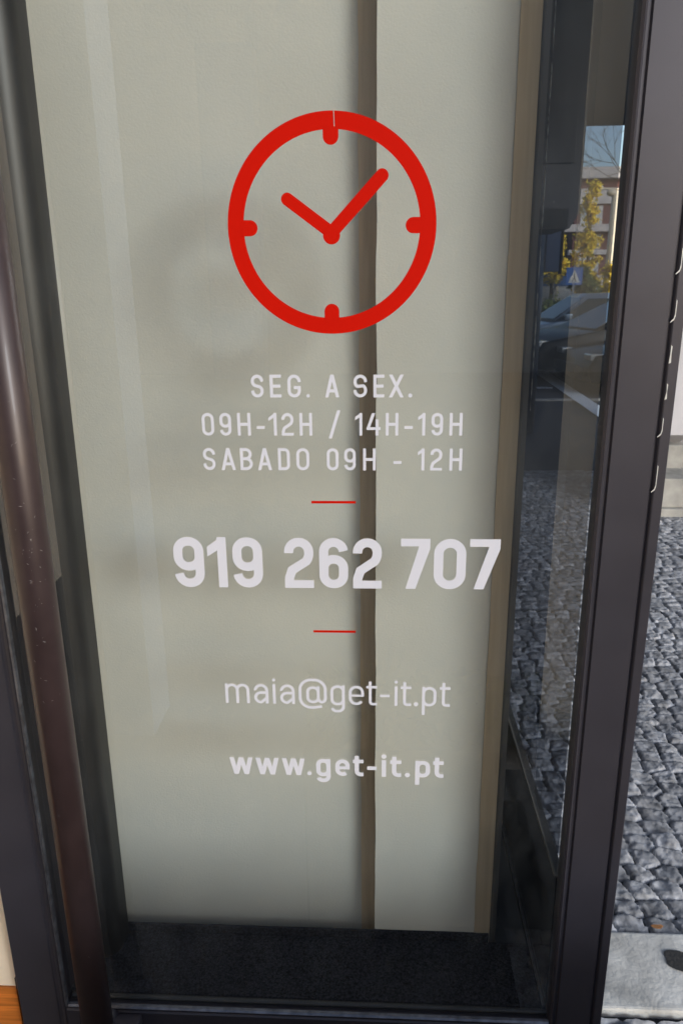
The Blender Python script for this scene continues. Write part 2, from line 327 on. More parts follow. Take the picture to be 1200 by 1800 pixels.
# ------------------------------------------------ stroke lettering
def arc(cx, cz, rx, rz, a0, a1, n=10): return [(cx+rx*math.cos(R(a0+(a1-a0)*i/n)), cz+rz*math.sin(R(a0+(a1-a0)*i/n))) for i in range(n+1)]
def ribbon(bm, pts, s, y, closed=False):
    P = [Vector(p) for p in pts]; Q = [P[0]]
    for p in P[1:]:
        if (p-Q[-1]).length > 1e-6: Q.append(p)
    if closed and (Q[0]-Q[-1]).length < 1e-6: Q.pop()
    n = len(Q); L = []; Rr = []
    for i in range(n):
        a = Q[i-1] if (i > 0 or closed) else None; c = Q[(i+1) % n] if (i < n-1 or closed) else None
        d0 = (Q[i]-a).normalized() if a is not None else None; d1 = (c-Q[i]).normalized() if c is not None else None
        if d0 is None: nn = Vector((-d1.y, d1.x)); k = 1
        elif d1 is None: nn = Vector((-d0.y, d0.x)); k = 1
        else:
            t = (d0+d1).normalized(); nn = Vector((-t.y, t.x)); k = 1/max(.35, nn.dot(Vector((-d0.y, d0.x))))
        L.append(bm.verts.new((Q[i].x+nn.x*s/2*k, y, Q[i].y+nn.y*s/2*k))); Rr.append(bm.verts.new((Q[i].x-nn.x*s/2*k, y, Q[i].y-nn.y*s/2*k)))
    for i in range(n if closed else n-1):
        j = (i+1) % n; bm.faces.new((L[i], L[j], Rr[j], Rr[i]))
def poly(bm, pts, y): bm.faces.new([bm.verts.new((p[0], y, p[1])) for p in pts])
def dot(bm, cx, cz, r, y): poly(bm, [(cx+r*math.cos(i*math.tau/20), cz+r*math.sin(i*math.tau/20)) for i in range(20)], y)
def rrect(x0, x1, z0, z1, r):
    return arc(x1-r, z1-r, r, r, 0, 90) + arc(x0+r, z1-r, r, r, 90, 180) + arc(x0+r, z0+r, r, r, 180, 270) + arc(x1-r, z0+r, r, r, 270, 360)
def glyph(bm, ch, x0, x1, z0, h, s, y0):
    """h = cap height for capitals and digits, x-height for lower case"""
    w = x1-x0; k = [0]
    def yy(): k[0] += 1; return y0 - .00004*k[0]
    g = s/2; a, b, lo, hi = x0+g, x1-g, z0+g, z0+h-g; cx = (x0+x1)/2; r = (b-a)/2
    def rib(p, c=False): ribbon(bm, p, s, yy(), c)
    if ch in '0O':
        rib(rrect(a, b, lo, hi, r*.98), True)
    elif ch == '9':
        m = z0+h*.42; rib(rrect(a, b, m, hi, r*.96), True)
        rib([(b, hi-r)] + arc(b-r, lo+r, r, r, 0, -178))
    elif ch == '6':
        m = z0+h*.58; rib(rrect(a, b, lo, m, r*.96), True)
        rib([(a, lo+r)] + arc(a+r, hi-r, r, r, 180, 4))
    elif ch == '1':
        poly(bm, [(x1-s, z0), (x1, z0), (x1, z0+h), (x1-s, z0+h)], yy()); t = w-s*.6
        poly(bm, [(x1-s*.55, z0+h), (x0, z0+h-(w-s*.55)*.72), (x0, z0+h-(w-s*.55)*.72-s*1.12), (x1-s*.5, z0+h-s*1.22)], yy())
    elif ch == '2':
        rib([(a, hi-r*1.02-s*.15)] + arc(cx, hi-r, r, r, 180, 0) + arc(b-r*1.1, hi-r*1.15, r*1.1, r*1.3, 0, -42, 5) + [(a+r*.28, lo+h*.27), ] + arc(a+r*.9, lo+h*.08, r*.9, h*.19, 150, 182, 4) + [(a, lo)])
        poly(bm, [(x0, z0), (x1, z0), (x1, z0+s*.92), (x0, z0+s*.92)], yy())
    elif ch == '4':
        q = .25*h
        poly(bm, [(x0, z0+q), (x1, z0+q), (x1, z0+q+s*.95), (x0, z0+q+s*.95)], yy())
        poly(bm, [(x0, z0+q+s*.5), (x0+s*1.15, z0+q+s*.9), (x0+w*.62, z0+h), (x0+w*.62-s*1.15, z0+h)], yy())
        xx = x1-w*.36; poly(bm, [(xx, z0), (xx+s, z0), (xx+s, z0+h*.72), (xx, z0+h*.72)], yy())
    elif ch == '7':
        t = s*.86; poly(bm, [(x0, z0+h-t), (x1, z0+h-t), (x1, z0+h), (x0, z0+h)], yy())
        poly(bm, [(x1-s*1.18, z0+h-t*.98), (x1, z0+h-t*.98), (x1, z0+h-t*1.3), (x0+w*.17+s*1.08, z0), (x0+w*.17, z0)], yy())
    elif ch == 'H':
        for q in (x0, x1-s): poly(bm, [(q, z0), (q+s, z0), (q+s, z0+h), (q, z0+h)], yy())
        poly(bm, [(x0, z0+h/2-g), (x1, z0+h/2-g), (x1, z0+h/2+g), (x0, z0+h/2+g)], yy())
    elif ch == 'E':
        poly(bm, [(x0, z0), (x0+s, z0), (x0+s, z0+h), (x0, z0+h)], yy())
        for q, f in ((z0, 1), (z0+h/2-g, .93), (z0+h-s, 1)): poly(bm, [(x0, q), (x0+w*f, q), (x0+w*f, q+s), (x0, q+s)], yy())
    elif ch == 'A':
        for sg in (0, 1):
            f = lambda u: x0+u if sg == 0 else x1-u
            poly(bm, [(f(0), z0), (f(s*1.06), z0), (f(w/2+s*.55), z0+h), (f(w/2-s*.55), z0+h)], yy())
        poly(bm, [(x0+w*.17, z0+h*.22), (x1-w*.17, z0+h*.22), (x1-w*.21, z0+h*.22+s), (x0+w*.21, z0+h*.22+s)], yy())
    elif ch == 'X':
        for sg in (0, 1):
            f = lambda u: x0+u if sg == 0 else x1-u
            poly(bm, [(f(0), z0), (f(s*1.15), z0), (f(w), z0+h), (f(w-s*1.15), z0+h)], yy())
    elif ch == '/':
        poly(bm, [(x0, z0-h*.13), (x0+s*1.1, z0-h*.13), (x1, z0+h*1.12), (x1-s*1.1, z0+h*1.12)], yy())
    elif ch == '-':
        q = z0+h*.36; poly(bm, [(x0, q-g*.95), (x1, q-g*.95), (x1, q+g*.95), (x0, q+g*.95)], yy())
    elif ch == '_':   # dash for lower case lines
        q = z0+h*.5; poly(bm, [(x0, q-g*.95), (x1, q-g*.95), (x1, q+g*.95), (x0, q+g*.95)], yy())
    elif ch == '.':
        dot(bm, cx, z0+w/2*.95, w/2, yy())
    elif ch == 'D':
        rib([(a, lo), (a, hi), (b-r*.85, hi)] + arc(b-r*.85, hi-r*.85, r*.85, r*.85, 90, 0) + arc(b-r*.85, lo+r*.85, r*.85, r*.85, 0, -90) + [(a, lo)], True)
    elif ch == 'B':
        m = z0+h*.52; r1 = (hi-m)/2; r2 = (m-lo)/2; b1 = b-w*.06
        rib([(a, m), (a, hi), (b1-r1, hi)] + arc(b1-r1, hi-r1, r1, r1, 90, -90) + [(a, m)], True)
        rib([(a, lo), (a, m), (b-r2, m)] + arc(b-r2, m-r2, r2, r2, 90, -90) + [(a, lo)], True)
    elif ch == 'G':
        rib([(b, hi-r-s*.25)] + arc(cx, hi-r, r, r, 0, 180) + arc(cx, lo+r, r, r, 180, 360) + [(b, z0+h*.50-g), (cx-g*.2, z0+h*.50-g)])
    elif ch == 'S':
        rr = r*.98
        rib([(b, hi-rr-s*.2)] + arc(cx, hi-rr, rr, rr, 0, 180, 12) + arc(cx, hi-rr*1.05, rr, rr*1.05, 180, 235, 4) + arc(cx, lo+rr*1.05, rr, rr*1.05, 55, 0, 4) + arc(cx, lo+rr, rr, rr, 0, -180, 12) + [(a, lo+rr+s*.2)])
    # lower case
    elif ch == 'm':
        poly(bm, [(x0, z0), (x0+s, z0), (x0+s, z0+h), (x0, z0+h)], yy()); q = (b-a)/4
        for c0 in (a+q, b-q): rib([(c0-q, z0+h*.3)] + arc(c0, hi-q, q, q, 180, 0) + [(c0+q, z0)])
    elif ch == 'a':
        rib([(a+s*.1, hi-r*.95)] + arc(cx, hi-r, r, r, 172, 0) + [(b, z0)])
        m = z0+h*.56; r1 = (m-lo)/2; rib([(b, m), (a+r1, m)] + arc(a+r1, lo+r1, r1, r1, 90, 270) + [(b-r1*1.1, lo), (b, lo+r1*.9)])
    elif ch == 'i':
        poly(bm, [(cx-g, z0), (cx+g, z0), (cx+g, z0+h), (cx-g, z0+h)], yy()); dot(bm, cx, z0+h*1.22, s*.58, yy())
    elif ch == '@':
        H0 = z0-h*.23; H1 = z0+h*1.32; rx = (b-a)/2; A0 = rx*.86; zt = H1-g; zb = H0+g
        rib([(cx+rx*.72, zb+h*.06), (cx+rx*.1, zb)] + arc(a+A0, zb+A0, A0, A0, 268, 180, 10) + arc(a+A0, zt-A0, A0, A0, 180, 90, 10) + arc(b-A0, zt-A0, A0, A0, 90, 0, 10)
            + arc(b-rx*.28, z0+h*.32, rx*.28, h*.2, 0, -180, 8) + [(b-rx*.56, z0+h*.93)])
        sw = rx*.42; c2 = b-rx*.56-sw; rib(rrect(c2-sw, b-rx*.56, z0+h*.13, z0+h*.86, sw*.9), True)
    elif ch == 'g':
        rib(rrect(a, b, z0+g*.6, hi, r*.9), True); D = z0-h*.40
        rib([(b, z0+h), (b, D+g+r)] + arc(b-r*.9, D+g+r*.9, r*.9, r*.9, 0, -90, 8) + arc(a+r*.8, D+g+r*.8, r*.8, r*.8, 270, 195, 8))
    elif ch == 'p':
        rib(rrect(a, b, lo, hi, r*.95), True); poly(bm, [(x0, z0-h*.45), (x0+s, z0-h*.45), (x0+s, z0+h), (x0, z0+h)], yy())
    elif ch == 'e':
        m = z0+h*.49; rib([(b, m)] + arc(cx, hi-r, r, r, 0, 180) + arc(cx, lo+r, r, r, 180, 328 if s/h < .18 else 312)); poly(bm, [(a, m-g*.8), (x1, m-g*.8), (x1, m+g*.8), (a, m+g*.8)], yy())
    elif ch == 't':
        xs = x0+w*.36; rib([(xs, z0+h*1.22), (xs, lo+s*.9)] + arc(xs+s*.9, lo+s*.9, s*.9, s*.9, 180, 270, 6) + [(x1-w*.02, lo)])
        poly(bm, [(x0, z0+h-s*.95), (x1-w*.02, z0+h-s*.95), (x1-w*.02, z0+h), (x0, z0+h)], yy())
    elif ch == 'w':
        s1 = s*1.05; W_ = w
        P = [0, .27, .5, .73, 1]
        def leg(xa, xb): # from top xa to bottom xb
            poly(bm, [(xa-s1/2, z0+h), (xa+s1/2, z0+h), (xb+s1/2, z0), (xb-s1/2, z0)], yy())
        e = s1/2; t0, t1, b0, b1, mt = x0+e, x1-e, x0+w*.28, x1-w*.28, cx
        leg(t0, b0); leg(t1, b1)
        poly(bm, [(mt-s1*.5, z0+h), (mt+s1*.5, z0+h), (b0+s1*.5, z0), (b0-s1*.5, z0)], yy())
        poly(bm, [(mt-s1*.5, z0+h), (mt+s1*.5, z0+h), (b1+s1*.5, z0), (b1-s1*.5, z0)], yy())
def lettering(name, data, s, parent=None, label=None, m='white'):
    bm = B()
    for ch, x0, x1, z, h in data: glyph(bm, ch, x0, x1, z, h, s, CY)
    return dpart(name, bm, m, parent, label=label)
L1 = [('S', -0.1777, -0.1601, 1.356, 0.0314), ('E', -0.1513, -0.1354, 1.3559, 0.0314), ('G', -0.1266, -0.1083, 1.3558, 0.0314), ('.', -0.1007, -0.096, 1.3557, 0.0313), ('A', -0.0746, -0.0551, 1.3556, 0.0313), ('S', -0.0354, -0.0164, 1.3554, 0.0312), ('E', -0.0078, 0.0072, 1.3553, 0.0312), ('X', 0.0135, 0.0339, 1.3552, 0.0312), ('.', 0.0402, 0.0457, 1.3551, 0.0311)]
L2 = [('0', -0.25, -0.2328, 1.3023, 0.0321), ('9', -0.2246, -0.2083, 1.3022, 0.0321), ('H', -0.1994, -0.1807, 1.3022, 0.032), ('-', -0.1721, -0.1608, 1.3021, 0.032), ('1', -0.1551, -0.1437, 1.3021, 0.032), ('2', -0.1368, -0.1199, 1.302, 0.0319), ('H', -0.1114, -0.0936, 1.302, 0.0319), ('/', -0.0707, -0.0538, 1.3019, 0.0318), ('1', -0.0333, -0.0233, 1.3019, 0.0318), ('4', -0.0173, 0.0023, 1.3018, 0.0317), ('H', 0.0095, 0.027, 1.3018, 0.0317), ('-', 0.0354, 0.0473, 1.3017, 0.0317), ('1', 0.0545, 0.0644, 1.3017, 0.0316), ('9', 0.0731, 0.089, 1.3016, 0.0316), ('H', 0.0981, 0.1159, 1.3016, 0.0316)]
L3 = [('S', -0.2516, -0.2338, 1.252, 0.0322), ('A', -0.2255, -0.2049, 1.2519, 0.0321), ('B', -0.1979, -0.1801, 1.2519, 0.0321), ('A', -0.1727, -0.1526, 1.2518, 0.032), ('D', -0.1435, -0.1267, 1.2518, 0.032), ('O', -0.1173, -0.0989, 1.2517, 0.032), ('0', -0.0739, -0.0572, 1.2516, 0.0319), ('9', -0.0491, -0.0328, 1.2516, 0.0319), ('H', -0.0223, -0.0044, 1.2515, 0.0318), ('-', 0.0207, 0.032, 1.2515, 0.0318), ('1', 0.055, 0.0643, 1.2514, 0.0317), ('2', 0.0727, 0.0892, 1.2514, 0.0317), ('H', 0.0996, 0.1173, 1.2513, 0.0316)]
PH = [('9', -0.306, -0.2606, 1.0697, 0.0801), ('1', -0.2549, -0.2262, 1.0698, 0.08), ('9', -0.2171, -0.1725, 1.0698, 0.0798), ('2', -0.1398, -0.0963, 1.0698, 0.0796), ('6', -0.0878, -0.045, 1.0699, 0.0794), ('2', -0.0377, 0.0049, 1.0699, 0.0792), ('7', 0.0329, 0.0756, 1.0699, 0.0789), ('0', 0.0815, 0.1283, 1.0699, 0.0788), ('7', 0.1333, 0.1774, 1.07, 0.0786)]
EM = [('m', -0.241, -0.2027, 0.8718, 0.0346), ('a', -0.1954, -0.1727, 0.8718, 0.0345), ('i', -0.1668, -0.16, 0.8717, 0.0345), ('a', -0.1541, -0.131, 0.8717, 0.0344), ('@', -0.1247, -0.0804, 0.8716, 0.0344), ('g', -0.0746, -0.0521, 0.8716, 0.0343), ('e', -0.0458, -0.022, 0.8715, 0.0343), ('t', -0.0184, -0.0014, 0.8715, 0.0343), ('_', 0.003, 0.0182, 0.8715, 0.0342), ('i', 0.0245, 0.0316, 0.8714, 0.0342), ('t', 0.0352, 0.0521, 0.8714, 0.0342), ('.', 0.0557, 0.0628, 0.8714, 0.0342), ('p', 0.0686, 0.0908, 0.8713, 0.0341), ('t', 0.0957, 0.1125, 0.8713, 0.0341)]
WW = [('w', -0.2414, -0.2033, 0.7401, 0.0315), ('w', -0.1986, -0.1606, 0.7402, 0.0314), ('w', -0.1555, -0.1181, 0.7402, 0.0314), ('.', -0.1148, -0.1074, 0.7403, 0.0313), ('g', -0.0999, -0.0766, 0.7403, 0.0313), ('e', -0.0687, -0.0455, 0.7403, 0.0312), ('t', -0.0404, -0.0228, 0.7404, 0.0312), ('_', -0.0173, -0.002, 0.7404, 0.0312), ('i', 0.0058, 0.0137, 0.7404, 0.0312), ('t', 0.0197, 0.0381, 0.7405, 0.0311), ('.', 0.0436, 0.0519, 0.7405, 0.0311), ('p', 0.0602, 0.084, 0.7405, 0.0311), ('t', 0.0886, 0.106, 0.7405, 0.031)]
hrs = lettering('opening_hours_lettering', L1, .0042, label='white letters SEG. A SEX. under the red clock')
o = lettering('opening_hours_lettering', L2, .0041, label='white letters 09H-12H / 14H-19H')
o = lettering('opening_hours_lettering', L3, .0041, label='white letters SABADO 09H - 12H')
lettering('phone_number_lettering', PH, .0136, label='large bold white digits 919 262 707')
lettering('email_lettering', EM, .0045, label='thin white email address')
lettering('website_lettering', WW, .0070, label='bold white website address')
for x0, x1, z0, z1, lb in ((-.0975, -.0331, 1.2022, 1.2060, 'short red dash above the phone number'), (-.0990, -.0343, .9965, 1.0003, 'short red dash below the phone number')):
    bm = B(); poly(bm, [(x0, z0), (x1, z0), (x1, z1), (x0, z1)], CY); dpart('red_dash', bm, 'red', label=lb)

# ---------------------------------------------------------------- what stands behind the glass
FZ = .2445
bm = B(); box(bm, -.70, .300, .046, .150, .10, FZ-.014); box(bm, .238, .300, .1502, .60, .10, FZ-.014); tag(obj('display_plinth', bm, 'char'), 'low black plinth under the carpet behind the glass door', 'plinth')
bm = B(); box(bm, -.66, .2995, .015, .1515, FZ-.0085, FZ, .003); box(bm, -.66, .2220, .1517, .157, FZ-.0085, FZ+.018, .002)
for f in list(bm.faces): pass
tag(obj('floor_mat', bm, 'mat'), 'charcoal carpet strip lying behind the bottom of the door glass', 'mat')
def edged_panel(x0, x1, y0, y1, z0, z1, jl=0, seed=1):
    rr = random.Random(seed); bm = B(); n = 90; rows = []
    for i in range(n+1):
        z = z0+(z1-z0)*i/n; j = jl*(noise.noise(Vector((z*9, seed, 0)))+.6*noise.noise(Vector((z*47, seed, 2))))
        rows.append([bm.verts.new(p) for p in ((x0+j, y0, z), (x1, y0, z), (x1, y1, z), (x0+j, y1, z))])
    for i in range(n):
        for k in range(4): bm.faces.new((rows[i][k], rows[i][(k+1) % 4], rows[i+1][(k+1) % 4], rows[i+1][k]))
    bm.faces.new(rows[0]); bm.faces.new(rows[-1][::-1]); return bm
bm = edged_panel(-.62, -.004, .205, .219, FZ-.08, 2.6, 0, 1)
lb = tag(obj('backing_board', bm, 'beige'), 'wider beige board behind the glass, left of the vertical joint', 'board')
bm = edged_panel(-.0325, -.0045, .2025, .2048, FZ-.08, 2.6, .0015, 7); obj('shade_strip', bm, 'tan2', lb, label='tan strip painted as the shade in the joint between the boards')  # tan colour stands in for the soft shade beside the joint
bm = edged_panel(-.0045, .2235, .158, .185, FZ-.08, 2.6, .0022, 2)
rb = tag(obj('backing_board', bm, 'beige'), 'narrower beige board standing forward, right of the vertical joint', 'board')
bm = edged_panel(.1930, .2232, .1555, .1578, FZ+.010, 2.6, .001, 8); obj('shade_strip', bm, 'tan', rb, label='tan strip painted as the shade along the right edge of the narrower board')  # tan colour stands in for the shade the right stile throws here
# dark trim at the right edge of the boards
bm = B(); prism(bm, [(.2240, .200), (.2240, .158), (.228, .156), (.236, .158), (.2365, .200)], FZ-.01, 2.6)
tag(obj('edge_trim', bm, 'gasket'), 'narrow brown grey metal trim closing the right edge of the beige board', 'trim')
# black rounded post on the left
bm = B(); pts = [(-.612, .150), (-.612, .120), (-.580, .116), (-.578, .104)] + [(-.538+.036*math.sin(a), .118-.034*math.cos(a)) for a in [R(-60)+R(150)*i/18 for i in range(19)]] + [(-.502, .150)]
prism(bm, pts, FZ-.002, 2.58); po = obj('corner_post', bm, 'post'); tag(po, 'black rounded vertical post behind the glass, next to the pull handle', 'post')
for p in po.data.polygons: p.use_smooth = len(p.vertices) == 4
for v in po.data.vertices: v.co.x += (v.co.z-1.1)*.006
md = po.modifiers.new('e', 'EDGE_SPLIT'); md.split_angle = R(30)
bm = B(); box(bm, -.654, -.616, .150, .170, FZ, 2.58); tag(obj('shaded_strip', bm, 'galv'), 'thin strip coloured grey as shaded panel between door stile and black post', 'strip')  # grey colour carries the shade on the panel left of the post

# ---------------------------------------------------------------- side screen
XS = .3047
scr = thing('side_screen', 'tall tinted glass side screen with glossy dark lower panel, right of the beige boards', 'screen')
bm = B(); quadmesh(bm, [(XS, .017, .536), (XS, .95, .536), (XS, .95, 2.6), (XS, .017, 2.6)]); obj('glass_pane', bm, 'side', scr)
bm = B(); box(bm, XS, XS+.012, .017, .95, .10, .530); obj('lower_panel', bm, 'kick', scr)
bm = B(); box(bm, XS-.0025, XS+.014, .017, .95, .5302, .5345, .0008); obj('bead', bm, 'gasket', scr, label='thin bead on top of the lower panel')
bm = B(); box(bm, XS-.0045, XS-.0003, .017, .95, FZ-.003, FZ+.0025, .001); obj('bead', bm, 'bead', scr, label='thin grey bead at the foot of the lower panel')
bm = B(); box(bm, XS-.002, XS+.016, .951, .985, .10, 2.6); obj('end_stile', bm, 'frame', scr)
# whitish sealant smears on the glass
def smear(y, z0, z1, wd, seed):
    bm = B(); prev = None; n = int((z1-z0)/.006)
    for k in range(n+1):
        z = z0+(z1-z0)*k/n; a = noise.noise(Vector((z*23, seed, 0))); b = noise.noise(Vector((z*90, seed, 4)))
        q = wd*max(.06, .30+.9*a+.5*b); c = y+.002*noise.noise(Vector((z*11, seed, 9)))
        cur = (bm.verts.new((XS-.0006, c-q/2, z)), bm.verts.new((XS-.0006, c+q/2, z)))
        if prev: bm.faces.new((prev[0], prev[1], cur[1], cur[0]))
        prev = cur
    return bm
obj('sealant_line', smear(.475, 1.26, 2.4, .012, 4), M['chip'], scr)
obj('sealant_line', smear(.205, 1.45, 2.4, .003, 5), M['chip'], scr)

# ---------------------------------------------------------------- shop building
def simple(name, label, cat, m, *boxes, bev=0):
    bm = B()
    for b in boxes: box(bm, *b, bev)
    return tag(obj(name, bm, m), label, cat)
shop = thing('shop_building', 'charcoal clad shop building holding the glass door', 'building')
bm = B(); box(bm, -9, .205, 1.05, 15, 0, 9); obj('wall', bm, 'char', shop)
bm = B(); box(bm, -9, -.66, .42, 1.045, -.02, 9); obj('wall', bm, 'char', shop)
bm = B(); box(bm, -.655, .205, .42, 1.045, 2.62, 9); obj('wall', bm, 'char', shop)
bm = B(); box(bm, .140, .205, .55, .62, FZ, 2.6); obj('inner_jamb', bm, 'beige2', shop)
bm = B(); box(bm, -1.75, -.672, .05, .41, .2065, 2.6); obj('cream_reveal', bm, 'cream', shop, label='cream painted wall left of the door')
bm = B(); box(bm, -1.75, -.672, .046, .41, -.01, .205, .002); obj('skirting', bm, 'wood', shop, label='orange varnished wood skirting')
bm = B(); box(bm, -1.9, -1.76, -3.2, 1.04, -.02, 3.4); obj('side_wall', bm, 'cream', shop)
bm = B(); box(bm, .41, 2.2, .10, 5.06, 2.62, 2.95); obj('canopy', bm, 'soffit', shop, label='deep dark canopy over the pavement')
bm = B(); box(bm, -.67, .40, -.012, .016, 2.385, 2.615); obj('lintel', bm, 'frame', shop)
bm = B(); box(bm, -.66, .40, .0, .045, .005, .118); obj('threshold', bm, 'frame', shop)
# hanging box under the canopy
hb = thing('hanging_cabinet', 'dark grey cabinet hanging under the canopy edge behind the tinted glass', 'cabinet', (.5, 1.97, 2.0))
def hp(name, bm, m):
    o = obj(name, bm, m, hb); o.matrix_parent_inverse = Matrix.Translation(-Vector((.5, 1.97, 2.0))); return o
bm = B(); prism(bm, [(.30, 2.619), (.745, 2.619), (.742, 1.76), (.708, 1.706), (.30, 1.706)], 1.97, 2.3, 'y'); hp('casing', bm, 'boxg')
bm = B(); box(bm, .45, .71, 1.958, 1.969, 1.93, 2.12, .003); hp('front_plate', bm, 'char')
bm = B(); box(bm, .30, .70, 1.960, 1.969, 1.712, 1.775); hp('lower_lip', bm, 'post')

# neighbour on the right: wall + steps
nb = thing('entrance_wall', 'pale rendered wall with dark window right of the door frame', 'wall')
bm = B(); prism(bm, [(4.15, .50), (4.15, 1.30), (4.6, 1.30), (4.6, .20), (4.3, .42)], 1.95, 2.15, 'x'); obj('parapet', bm, 'render', nb)
bm = B(); box(bm, 2.06, 6, 4.75, 5.0, .63, 3.6); obj('rear_wall', bm, 'render', nb)
bm = B(); box(bm, 1.96, 6, 4.40, 4.74, 1.35, 3.6); obj('dark_window', bm, 'wglass', nb)
bm = B(); box(bm, 1.86, 6, 4.36, 4.6, 1.302, 1.345, .004); obj('sill', bm, 'shut', nb)
st = thing('entrance_steps', 'worn concrete steps rising from the cobbles right of the door', 'steps', (1.9, 3.85, 0))
def stp(bm): 
    o = obj('step', bm, 'conc', st); o.matrix_parent_inverse = Matrix.Translation(-Vector((1.9, 3.85, 0)))
bm = B(); box(bm, 1.84, 6, 3.85, 4.2, -.02, .052, .006); stp(bm)
bm = B(); box(bm, 1.86, 6, 3.88, 4.2, .0525, .255, .012); stp(bm)
bm = B(); box(bm, 1.87, 6, 4.20, 4.5, .0, .42, .012); stp(bm)
bm = B(); box(bm, 1.90, 6, 4.50, 4.74, .0, .62, .012); stp(bm)

# ---------------------------------------------------------------- street: pole with panel
ps = thing('signpost', 'grey steel signpost carrying a tall pale blue panel', 'signpost', (1.63, 7.0, 0))
bm = B(); tube(bm, (0, 0, -.02), (0, 0, 2.35), .042, 20); obj('pole', bm, 'galv', ps, smooth=True)
bm = B(); box(bm, .045, .19, -.03, .03, 1.64, 2.07, .02); obj('panel', bm, 'banner', ps)
bm = B(); box(bm, -.19, -.045, -.03, .03, 1.64, 2.07, .02); obj('panel', bm, 'banner', ps)
bm = B(); box(bm, .191, .215, -.035, .035, 1.62, 2.09, .004); obj('panel_edge', bm, 'plastic', ps)

# ---------------------------------------------------------------- cars (nose towards -x)
def car(name, label, loc, rz, paint, prof, cabin, g1='cglass', g2='cglass', L=4.3, Wd=1.72, chrome=False):
    t = thing(name, label, 'car', loc, rz, 'cars parked beyond the cobbles')
    bm = B(); prism(bm, prof, 0, Wd, 'y')
    bmesh.ops.bevel(bm, geom=[e for e in bm.edges if abs(e.verts[0].co.y-e.verts[1].co.y) < 1e-4], offset=.06, segments=3, profile=.6, affect='EDGES')
    obj('body', bm, paint, t, smooth=True)
    # cabin: tapered prism
    bm = B(); A = [bm.verts.new((x, .05+.20*(z-cabin[0][1])/.5, z)) for x, z in cabin]; C = [bm.verts.new((x, Wd-.05-.20*(z-cabin[0][1])/.5, z)) for x, z in cabin]
    bm.faces.new(A); bm.faces.new(C[::-1]); n = len(cabin)
    for i in range(n): bm.faces.new((A[i], C[i], C[(i+1) % n], A[(i+1) % n]))
    bmesh.ops.recalc_face_normals(bm, faces=bm.faces)
    bmesh.ops.bevel(bm, geom=list(bm.edges), offset=.03, segments=2, affect='EDGES')
    obj('cabin', bm, paint, t, smooth=True)
    # side windows
    base = cabin[0]; roofs = cabin[1]; roofe = cabin[2]; rear = cabin[3]
    zb, zt = base[1]+.05, roofs[1]-.09
    def yy(z): return .05+.20*(z-base[1])/.5-.006
    lerp = lambda p, q, z: p[0]+(q[0]-p[0])*(z-p[1])/(q[1]-p[1])
    xa0, xa1 = lerp(base, roofs, zb)+.14, lerp(base, roofs, zt)+.10
    xr0, xr1 = lerp(rear, roofe, zb)-.16, lerp(rear, roofe, zt)-.12
    xm = xa1+(xr1-xa1)*.36
    for pts, gm in (([(xa0, zb), (xm-.04, zb), (xm-.04, zt), (xa1, zt)], g1), ([(xm+.06, zb), (xr0, zb), (xr1, zt), (xm+.06, zt)], g2)):
        bm = B(); A = [bm.verts.new((x, yy(z), z)) for x, z in pts]; C = [bm.verts.new((x, yy(z)+.02, z)) for x, z in pts]
        bm.faces.new(A); bm.faces.new(C[::-1])
        for i in range(4): bm.faces.new((A[i], C[i], C[(i+1) % 4], A[(i+1) % 4]))
        obj('window', bm, gm, t)
    bm = B(); zt2 = roofs[1]-.07
    A = [(lerp(base, roofs, zb)-.012, .20, zb), (lerp(base, roofs, zb)-.012, Wd-.20, zb), (lerp(base, roofs, zt2)-.012, Wd-.30, zt2), (lerp(base, roofs, zt2)-.012, .30, zt2)]
    quadmesh(bm, A); r_ = bmesh.ops.extrude_face_region(bm, geom=bm.faces[:]); 
    for v in r_['geom']:
        if isinstance(v, bmesh.types.BMVert): v.co.x += .01
    obj('windscreen', bm, 'cglass', t)
    for x in (.78, L-.85):
        for y in (.09, Wd-.09):
            bm = B(); tube(bm, (x, y-.09, .31), (x, y+.09, .31), .31, 28); wh = obj('wheel', bm, 'tyre', t, smooth=False)
            bm = B(); yo = y-.095 if y < 1 else y+.085; tube(bm, (x, yo, .31), (x, yo+.01, .31), .20, 20); rm = obj('rim', bm, 'rim', wh)
    for y in (.05, Wd-.35):
        bm = B(); box(bm, .03, .22, y, y+.30, prof[2][1]-.07, prof[2][1]+.02, .02); obj('headlight', bm, 'head', t)
    bm = B(); box(bm, xa0+.02, xa0+.16, -.09, .03, zb-.01, zb+.10, .025); obj('mirror', bm, paint, t)
    bm = B(); box(bm, -.03, .10, .15, Wd-.15, .28, .42, .02); obj('bumper', bm, 'plastic', t)
    return t
hatch = [(.05, .25), (0, .50), (.10, .68), (1.05, .88), (3.9, .92), (4.25, .80), (4.3, .45), (4.2, .25)]
car('silver_car', 'silver grey hatchback parked behind the black cars', (2.75, 14.6, -.03), R(3), 'silver', hatch, [(.75, .84), (1.55, 1.37), (3.5, 1.40), (4.15, .88)], 'cglass', 'cglass2')
car('black_car', 'black car with sunlit headlight parked in front of the silver hatchback', (2.55, 11.3, -.03), R(10), 'black', [(.05, .22), (0, .45), (.10, .66), (1.1, .84), (3.9, .90), (4.3, .80), (4.35, .45), (4.2, .22)], [(.95, .80), (1.9, 1.28), (3.4, 1.31), (4.1, .86)])
car('black_car', 'nearest black car, its nose showing a pale bonnet reflection', (2.95, 9.7, -.03), R(4), 'black', [(.05, .20), (0, .40), (.10, .58), (1.1, .72), (3.9, .82), (4.3, .76), (4.35, .42), (4.2, .20)], [(1.2, .68), (2.1, 1.08), (3.4, 1.12), (4.1, .80)])

